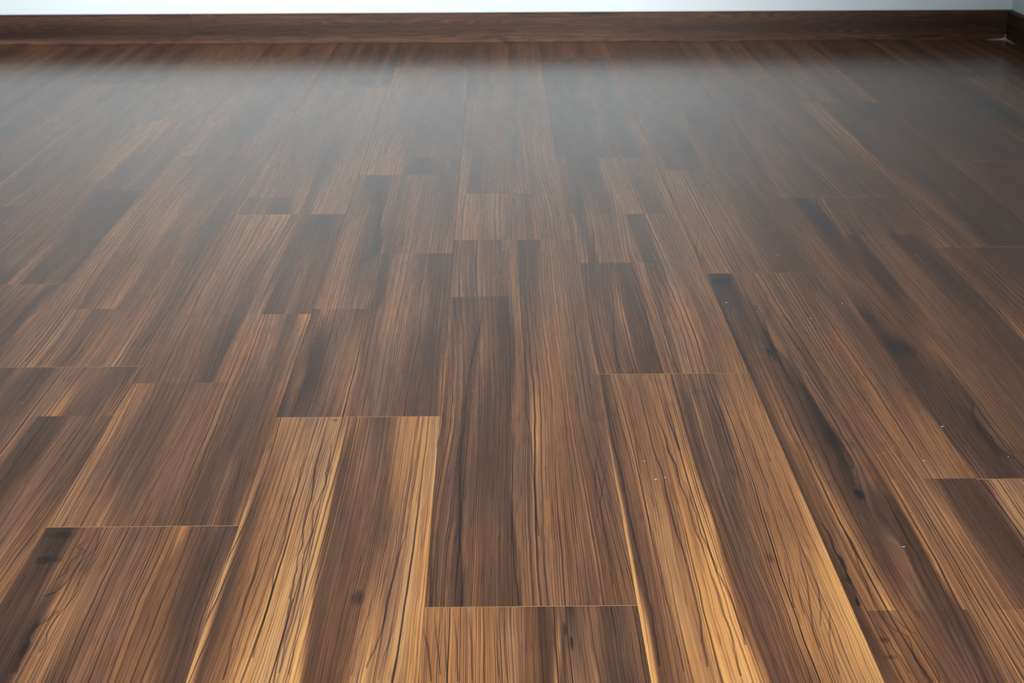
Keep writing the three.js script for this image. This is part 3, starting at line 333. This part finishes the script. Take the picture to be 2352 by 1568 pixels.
const PLANK_ROUGHNESS = 0.25;
const plankMaterial = (map) => new THREE.MeshPhysicalMaterial({ map, color: new THREE.Color().setRGB(0.93, 0.86, 0.78), roughness: PLANK_ROUGHNESS, roughnessMap: sheen, ior: 1.4 });
function plankGeometry(width, depth, s0, s1, t0, t1) {   // top with eased edges, sides; group 0 is the printed top, group 1 the edges
  const b = 0.0004, bx = 0.00012, d = 0.0003, T = 0.008, x0 = 0.00006, x1 = width - 0.00006, z0 = -0.0001, z1 = -depth + 0.0001;
  const pos = [], nor = [], uv = [], quad = (p, n, q) => {
    for (const k of [0, 1, 2, 0, 2, 3]) { pos.push(...p[k]); nor.push(...n); uv.push(...(q ? q[k] : [s0, t0])); }
  };
  const S = (x) => s0 + (s1 - s0) * x / width, V = (z) => t0 + (t1 - t0) * -z / depth;
  const top = [[x0 + bx, 0, z0 - b], [x1 - bx, 0, z0 - b], [x1 - bx, 0, z1 + b], [x0 + bx, 0, z1 + b]];
  quad(top, [0, 1, 0], top.map((p) => [S(p[0]), V(p[2])]));
  const rim = [[x0, -d, z0], [x1, -d, z0], [x1, -d, z1], [x0, -d, z1]], foot = rim.map((p) => [p[0], -T, p[2]]);
  const outward = [[0, 0, 1], [1, 0, 0], [0, 0, -1], [-1, 0, 0]];
  for (let k = 0; k < 4; k++) {
    const m = (k + 1) % 4, o = outward[k];
    quad([rim[k], rim[m], top[m], top[k]], [o[0] * 0.707, 0.707, o[2] * 0.707]);
    quad([foot[k], foot[m], rim[m], rim[k]], o);
  }
  const g = new THREE.BufferGeometry();
  g.setAttribute('position', new THREE.Float32BufferAttribute(pos, 3));
  g.setAttribute('normal', new THREE.Float32BufferAttribute(nor, 3));
  g.setAttribute('uv', new THREE.Float32BufferAttribute(uv, 2));
  g.addGroup(0, 6, 0); g.addGroup(6, pos.length / 3 - 6, 1);
  return g;
}
const rand = mulberry(20240);
const spare = [0, 1, 2, 3, 4, 5].map((k) => plankMaterial(woodTexture({ bands: randomBands(mulberry(400 + k), 0, LENGTH, 4.0) }, 0, LENGTH, 256, 640, 500 + k)));
let count = 0;
for (let col = -11; col <= 8; col++) {
  const start = JOINT[col] ?? 8.3;
  const u0 = Math.max(col, U_MIN), u1 = Math.min(col + 1, U_MAX);
  if (u1 - u0 < 0.02) continue;
  for (let row = -5; row <= 5; row++) {
    const a = start + (row - 1) * LENGTH, b = a + LENGTH;
    const v0 = Math.max(a, V_MIN), v1 = Math.min(b, V_MAX);
    if (v1 - v0 < 0.02) continue;
    const board = PRINT.find((p) => p.col === col && p.row === row);
    let material;
    if (board) {
      const near = Math.max(v0, 5.2), w = near < 6.5 ? 640 : near < 9.5 ? 512 : near < 14 ? 320 : 192;
      const visible = Math.max(a, 4.6);
      material = plankMaterial(woodTexture(board, visible, b, w, Math.round((b - visible) * w / 3.2), 11 + count * 3));
      const g = plankGeometry((u1 - u0) * W, (v1 - v0) * W, u0 - col, u1 - col, (v0 - visible) / (b - visible), (v1 - visible) / (b - visible));
      const m = add(count ? 'plank_' + String(count).padStart(3, '0') : 'plank', g, [material, edgeMaterial], floor);
      m.position.set(u0 * W, 0, -v0 * W);
    } else {
      material = spare[Math.floor(rand() * spare.length)];
      const g = plankGeometry((u1 - u0) * W, (v1 - v0) * W, u0 - col, u1 - col, (v0 - a) / LENGTH, (v1 - a) / LENGTH);
      const m = add(count ? 'plank_' + String(count).padStart(3, '0') : 'plank', g, [material, edgeMaterial], floor);
      m.position.set(u0 * W, 0, -v0 * W);
    }
    count++;
  }
}
add('subfloor', boxAt(X_LEFT - 0.2, X_RIGHT + 0.2, -0.12, -0.0081, Z_BACK - 0.2, Z_REAR + 0.2), standard({ color: 0x6b6660, roughness: 0.95 }), floor);

// ---------------------------------------------------------------- walls and ceiling
function plaster(r, g, b, seed) {
  const n = 256, d = new Uint8Array(n * n * 4);
  for (let j = 0; j < n; j++) for (let i = 0; i < n; i++) {
    const v = 128 + 60 * noise(i / 3 + seed, j / 3) + 40 * noise(i / 11, j / 11 + seed);
    d.set([v, v, v, 255], (j * n + i) * 4);
  }
  const t = new THREE.DataTexture(d, n, n, THREE.RGBAFormat);
  t.wrapS = t.wrapT = THREE.RepeatWrapping; t.repeat.set(3, 3); t.magFilter = THREE.LinearFilter; t.needsUpdate = true;
  return standard({ color: new THREE.Color().setRGB(r, g, b), roughness: 0.85, bumpMap: t, bumpScale: 0.0004 });
}
const wallPaint = plaster(0.725, 0.795, 0.82, 3), ceilingPaint = plaster(0.78, 0.78, 0.77, 8);
const T = 0.14;
const structure = (name, g, m, label) => { const o = add(name, g, m); o.userData.kind = 'structure'; o.userData.label = label; return o; };
structure('wall_back', boxAt(X_LEFT - T, X_RIGHT + T, 0, CEILING, Z_BACK - T, Z_BACK), wallPaint, 'plain white wall behind the long dark baseboard');
structure('wall_left', boxAt(X_LEFT - T, X_LEFT, 0, CEILING, Z_BACK + 0.0001, Z_REAR), wallPaint, 'plain white side wall');
{
  const s = UNSEEN_SIDE_WINDOW, x0 = X_RIGHT + 0.0001, x1 = X_RIGHT + T;
  structure('wall_right', mergeGeometries([boxAt(x0, x1, 0, CEILING, Z_BACK + 0.0001, s.z0), boxAt(x0, x1, 0, CEILING, s.z1, Z_REAR), boxAt(x0, x1, 0, s.y0, s.z0, s.z1), boxAt(x0, x1, s.y1, CEILING, s.z0, s.z1)]), wallPaint, 'white side wall with an out-of-view glazed door, meeting the back wall in the corner');
  const r = UNSEEN_REAR_WINDOW, z0 = Z_REAR, z1 = Z_REAR + T;
  structure('wall_rear', mergeGeometries([boxAt(X_LEFT - T, r.x0, 0, CEILING, z0, z1), boxAt(r.x1, X_RIGHT + T, 0, CEILING, z0, z1), boxAt(r.x0, r.x1, 0, r.y0, z0, z1), boxAt(r.x0, r.x1, r.y1, CEILING, z0, z1)]), wallPaint, 'white wall with a wide window, out of view, lighting the room');
}
structure('ceiling', boxAt(X_LEFT - T, X_RIGHT + T, CEILING, CEILING + 0.15, Z_BACK - T, Z_REAR + T), ceilingPaint, 'plain white ceiling');
{
  const frame = standard({ color: 0xd9dcde, roughness: 0.45 }), glass = new THREE.MeshPhysicalMaterial({ color: 0xffffff, transmission: 1, roughness: 0.02, thickness: 0, ior: 1.5 });
  const s = UNSEEN_SIDE_WINDOW, w1 = group('unseen_side_window_1', 'structure'), xm = X_RIGHT + T / 2, f = 0.05;  // unseen door, its opening shaped to light the room
  add('frame', mergeGeometries([boxAt(xm - 0.03, xm + 0.03, s.y0, s.y1, s.z0, s.z0 + f), boxAt(xm - 0.03, xm + 0.03, s.y0, s.y1, s.z1 - f, s.z1), boxAt(xm - 0.03, xm + 0.03, s.y0, s.y0 + f, s.z0 + f, s.z1 - f), boxAt(xm - 0.03, xm + 0.03, s.y1 - f, s.y1, s.z0 + f, s.z1 - f), boxAt(xm - 0.03, xm + 0.03, s.y0 + f, s.y1 - f, (s.z0 + s.z1) / 2 - 0.03, (s.z0 + s.z1) / 2 + 0.03)]), frame, w1);
  add('pane', boxAt(xm - 0.003, xm + 0.003, s.y0 + f, s.y1 - f, s.z0 + f, (s.z0 + s.z1) / 2 - 0.03), glass, w1);
  add('pane', boxAt(xm - 0.003, xm + 0.003, s.y0 + f, s.y1 - f, (s.z0 + s.z1) / 2 + 0.03, s.z1 - f), glass, w1);
  const r = UNSEEN_REAR_WINDOW, w2 = group('unseen_rear_window_2', 'structure'), zm = Z_REAR + T / 2;  // unseen window, set where its light reaches the back wall
  add('frame', mergeGeometries([boxAt(r.x0, r.x0 + f, r.y0, r.y1, zm - 0.03, zm + 0.03), boxAt(r.x1 - f, r.x1, r.y0, r.y1, zm - 0.03, zm + 0.03), boxAt(r.x0 + f, r.x1 - f, r.y0, r.y0 + f, zm - 0.03, zm + 0.03), boxAt(r.x0 + f, r.x1 - f, r.y1 - f, r.y1, zm - 0.03, zm + 0.03)]), frame, w2);
  add('pane', boxAt(r.x0 + f, r.x1 - f, r.y0 + f, r.y1 - f, zm - 0.003, zm + 0.003), glass, w2);
}

// ---------------------------------------------------------------- baseboards: boards with the same print, dark upper edge, a smear of sealant in the corner
const BASE_H = 0.0868, BASE_T = 0.01446;
const topMaterial = standard({ color: new THREE.Color().setRGB(0.012, 0.011, 0.01), roughness: 0.8 });
function baseboardTexture(bands, length, seed) { return woodTexture({ bands }, 0, length, 96, Math.round(length * 112), seed); }
const boardMaterial = (map) => new THREE.MeshPhysicalMaterial({ map, color: new THREE.Color().setRGB(0.46, 0.46, 0.5), roughness: 0.45, ior: 1.5, specularIntensity: 0.3 });
function baseboardGeometry(length) {               // along +x, front towards +z, an eased upper edge; group 0 the print, group 1 the dark top and ends
  const H = BASE_H, D = BASE_T, c = 0.0035, pos = [], nor = [], uv = [];
  const quad = (p, n, q) => { for (const k of [0, 1, 2, 0, 2, 3]) { pos.push(...p[k]); nor.push(...n); uv.push(...(q ? q[k] : [0.5, 0])); } };
  const L = length, y0 = 0.0004, yc = H - c, zf = 0, zc = -c;
  quad([[0, y0, zf], [L, y0, zf], [L, yc, zf], [0, yc, zf]], [0, 0, 1], [[0, 0], [0, 1], [0.95, 1], [0.95, 0]]);
  quad([[0, yc, zf], [L, yc, zf], [L, H, zc], [0, H, zc]], [0, 0.707, 0.707], [[0.95, 0], [0.95, 1], [1, 1], [1, 0]]);
  quad([[0, H, zc], [L, H, zc], [L, H, -D], [0, H, -D]], [0, 1, 0]);
  quad([[0, y0, -D], [0, y0, zf], [0, H, zc], [0, H, -D]], [-1, 0, 0]);
  quad([[L, y0, zf], [L, y0, -D], [L, H, -D], [L, H, zc]], [1, 0, 0]);
  quad([[L, y0, -D], [0, y0, -D], [0, H, -D], [L, H, -D]], [0, 0, -1]);
  quad([[0, y0, -D], [L, y0, -D], [L, y0, zf], [0, y0, zf]], [0, -1, 0]);
  const g = new THREE.BufferGeometry();
  g.setAttribute('position', new THREE.Float32BufferAttribute(pos, 3));
  g.setAttribute('normal', new THREE.Float32BufferAttribute(nor, 3));
  g.setAttribute('uv', new THREE.Float32BufferAttribute(uv, 2));
  g.addGroup(0, 12, 0); g.addGroup(12, pos.length / 3 - 12, 1);
  return g;
}
{
  const back = group('baseboard_back', 'structure');
  back.userData.label = 'dark wood-look baseboard along the white back wall';
  const xJoint = -0.8318, xEnd = X_RIGHT - BASE_T;
  const left = [[0, 0, 5, 0.12, 4, 0.3, 3.5, 0.6, 4.2, 0.85, 4.6, 1, 4.4], [2.2, 0, 5, 0.1, 4.6, 0.18, 3.2, 0.35, 2.8, 0.5, 3.4, 0.7, 4.6, 0.85, 4.9, 1, 4.6], [3.5, 0, 4, 0.07, 6.4, 0.14, 5.4, 0.2, 2.8, 0.35, 2.6, 0.5, 3.2, 0.65, 4.3, 0.8, 4.8, 1, 4.4], [4.6, 0, 4.4, 0.09, 5.2, 0.16, 4, 0.3, 3, 0.5, 2.8, 0.65, 3.4, 0.8, 4.6, 1, 4.6], [6.4, 0, 4.6, 0.1, 5, 0.2, 4, 0.35, 3.2, 0.5, 3.4, 0.7, 4.4, 0.85, 4, 1, 4.2]];
  const right = [[0, 0, 5, 0.1, 5, 0.2, 4.4, 0.35, 3.2, 0.5, 3.2, 0.65, 4.2, 0.8, 4.8, 1, 5.2], [3, 0, 5, 0.12, 5.4, 0.25, 4.2, 0.4, 3.6, 0.55, 3.4, 0.75, 4.8, 0.9, 4.6, 1, 5], [6, 0, 5, 0.12, 5, 0.25, 4.6, 0.45, 4, 0.65, 4.4, 0.85, 4.4, 1, 5], [9, 0, 4.6, 0.15, 4.6, 0.3, 3.6, 0.5, 3, 0.7, 4, 0.85, 4.6, 1, 5], [12.4, 0, 4.2, 0.15, 4.4, 0.3, 3.6, 0.55, 3, 0.75, 3.8, 1, 4.2]];
  const lenL = xJoint - X_LEFT - 0.0002, lenR = xEnd - xJoint - 0.0002;
  const zFront = Z_BACK + BASE_T;
  const a = add('board', baseboardGeometry(lenL), [boardMaterial(baseboardTexture(left, 6.4, 901)), topMaterial], back);
  a.position.set(X_LEFT, 0, zFront);
  const b = add('board_001', baseboardGeometry(lenR), [boardMaterial(baseboardTexture(right, 12.4, 917)), topMaterial], back);
  b.position.set(xJoint + 0.0002, 0, zFront);
  const side = group('baseboard_right', 'structure');
  side.userData.label = 'dark wood-look baseboard along the right wall';
  const c = add('board', baseboardGeometry(UNSEEN_SIDE_WINDOW.z0 - 0.06 - Z_BACK), [boardMaterial(baseboardTexture(randomBands(mulberry(5), 0, 9, 3.6), 9, 933)), topMaterial], side);
  c.position.set(X_RIGHT - BASE_T, 0, Z_BACK); c.rotation.y = -Math.PI / 2;
  // sealant squeezed out along the foot of the corner
  const caulk = standard({ color: new THREE.Color().setRGB(0.62, 0.62, 0.6), roughness: 0.6 });
  const strand = (pts, radii) => {                 // a bead of varying thickness
    const curve = new THREE.CatmullRomCurve3(pts), g = new THREE.TubeGeometry(curve, 40, 1, 8, false), p = g.attributes.position, at = new THREE.Vector3(), v = new THREE.Vector3();
    for (let i = 0; i < p.count; i++) {
      const t = Math.floor(i / 9) / 40, k = Math.min(radii.length - 2, Math.floor(t * (radii.length - 1))), r = radii[k] + (radii[k + 1] - radii[k]) * (t * (radii.length - 1) - k);
      curve.getPointAt(t, at); v.fromBufferAttribute(p, i).sub(at).multiplyScalar(r * (1 + 0.2 * noise(i * 0.7, 3))).add(at); p.setXYZ(i, v.x, v.y, v.z);
    }
    g.computeVertexNormals();
    return g;
  };
  const cx = xEnd, cz = zFront, e = 0.0004;
  add('sealant', mergeGeometries([
    strand([new THREE.Vector3(cx - 0.06, 0.0006, cz + e), new THREE.Vector3(cx - 0.03, 0.0008, cz + e), new THREE.Vector3(cx - 0.01, 0.0012, cz + e), new THREE.Vector3(cx, 0.003, cz + e)], [0.0001, 0.0004, 0.0008, 0.0013, 0.0026]),
    strand([new THREE.Vector3(cx, 0.002, cz + e), new THREE.Vector3(cx - e, 0.008, cz + e), new THREE.Vector3(cx - e, 0.017, cz + e)], [0.0026, 0.001, 0.0002]),
    strand([new THREE.Vector3(cx, 0.002, cz), new THREE.Vector3(cx - e, 0.0016, cz + 0.03), new THREE.Vector3(cx - e, 0.001, cz + 0.09)], [0.0024, 0.0009, 0.0002]),
  ]), caulk, back);
}

// ---------------------------------------------------------------- lint lying on the floor
{
  const white = standard({ color: 0xb9b2a8, roughness: 0.9 });
  const r = mulberry(31);
  const lint = [[0.412, 2.024], [0.450, 1.983], [0.457, 1.983], [0.523, 1.952], [0.530, 2.252], [0.619, 2.259], [0.583, 2.016], [0.669, 2.635], [0.603, 1.574], [0.654, 1.489], [0.555, 1.481], [0.237, 1.486], [0.245, 1.440], [0.256, 1.444], [-0.526, 1.670], [-0.396, 2.852], [-1.202, 4.147], [0.479, 1.283]];
  const says = [
    'white lint speck on the near-black end of the knotty plank right of centre',
    'left one of two close lint specks just in front of the near-black plank end',
    'right one of two close lint specks just in front of the near-black plank end',
    'lone lint speck on plain brown grain, right of the two close specks',
    'left one of two widely spaced lint specks behind the near-black plank end',
    'right one of two widely spaced lint specks behind the near-black plank end',
    'lint speck beside the scribbled dark knot on the right side of the floor',
    'farthest lint speck on the right half, at the start of a dark wavy streak',
    'lint speck on the edge of a dark plank near the right side',
    'lint speck nearest the right edge of the picture, on a dark plank',
    'lint speck on brown grain in front of the pale scuff at lower right',
    'upper one of three lint specks on the pale veined plank below centre',
    'lower left one of three lint specks on the pale veined plank below centre',
    'lower right one of three lint specks on the pale veined plank below centre',
    'lone lint speck near the left edge of the picture, on a dark reddish plank',
    'lone lint speck in the hazy reflection left of centre',
    'lint speck close to the baseboard at far left',
    'nearest lint speck, on a dark streak at lower right',
  ];
  lint.forEach(([x, d], i) => {
    const len = 0.0005 + r() * 0.001, bend = (r() - 0.5) * 0.0012;
    const g = new THREE.TubeGeometry(new THREE.QuadraticBezierCurve3(new THREE.Vector3(-len, 0, 0), new THREE.Vector3(0, 0.0004, bend), new THREE.Vector3(len, 0, 0)), 6, 0.00028, 5, false);
    const m = add(i ? 'lint_speck_' + String(i).padStart(3, '0') : 'lint_speck', g, white);
    m.position.set(x, 0.0003, -d); m.rotation.y = (r() - 0.5) * 1.2;
    m.userData = { label: says[i], category: 'lint', group: 'lint specks on the floor' };
  });
}

renderer.render(scene, camera);
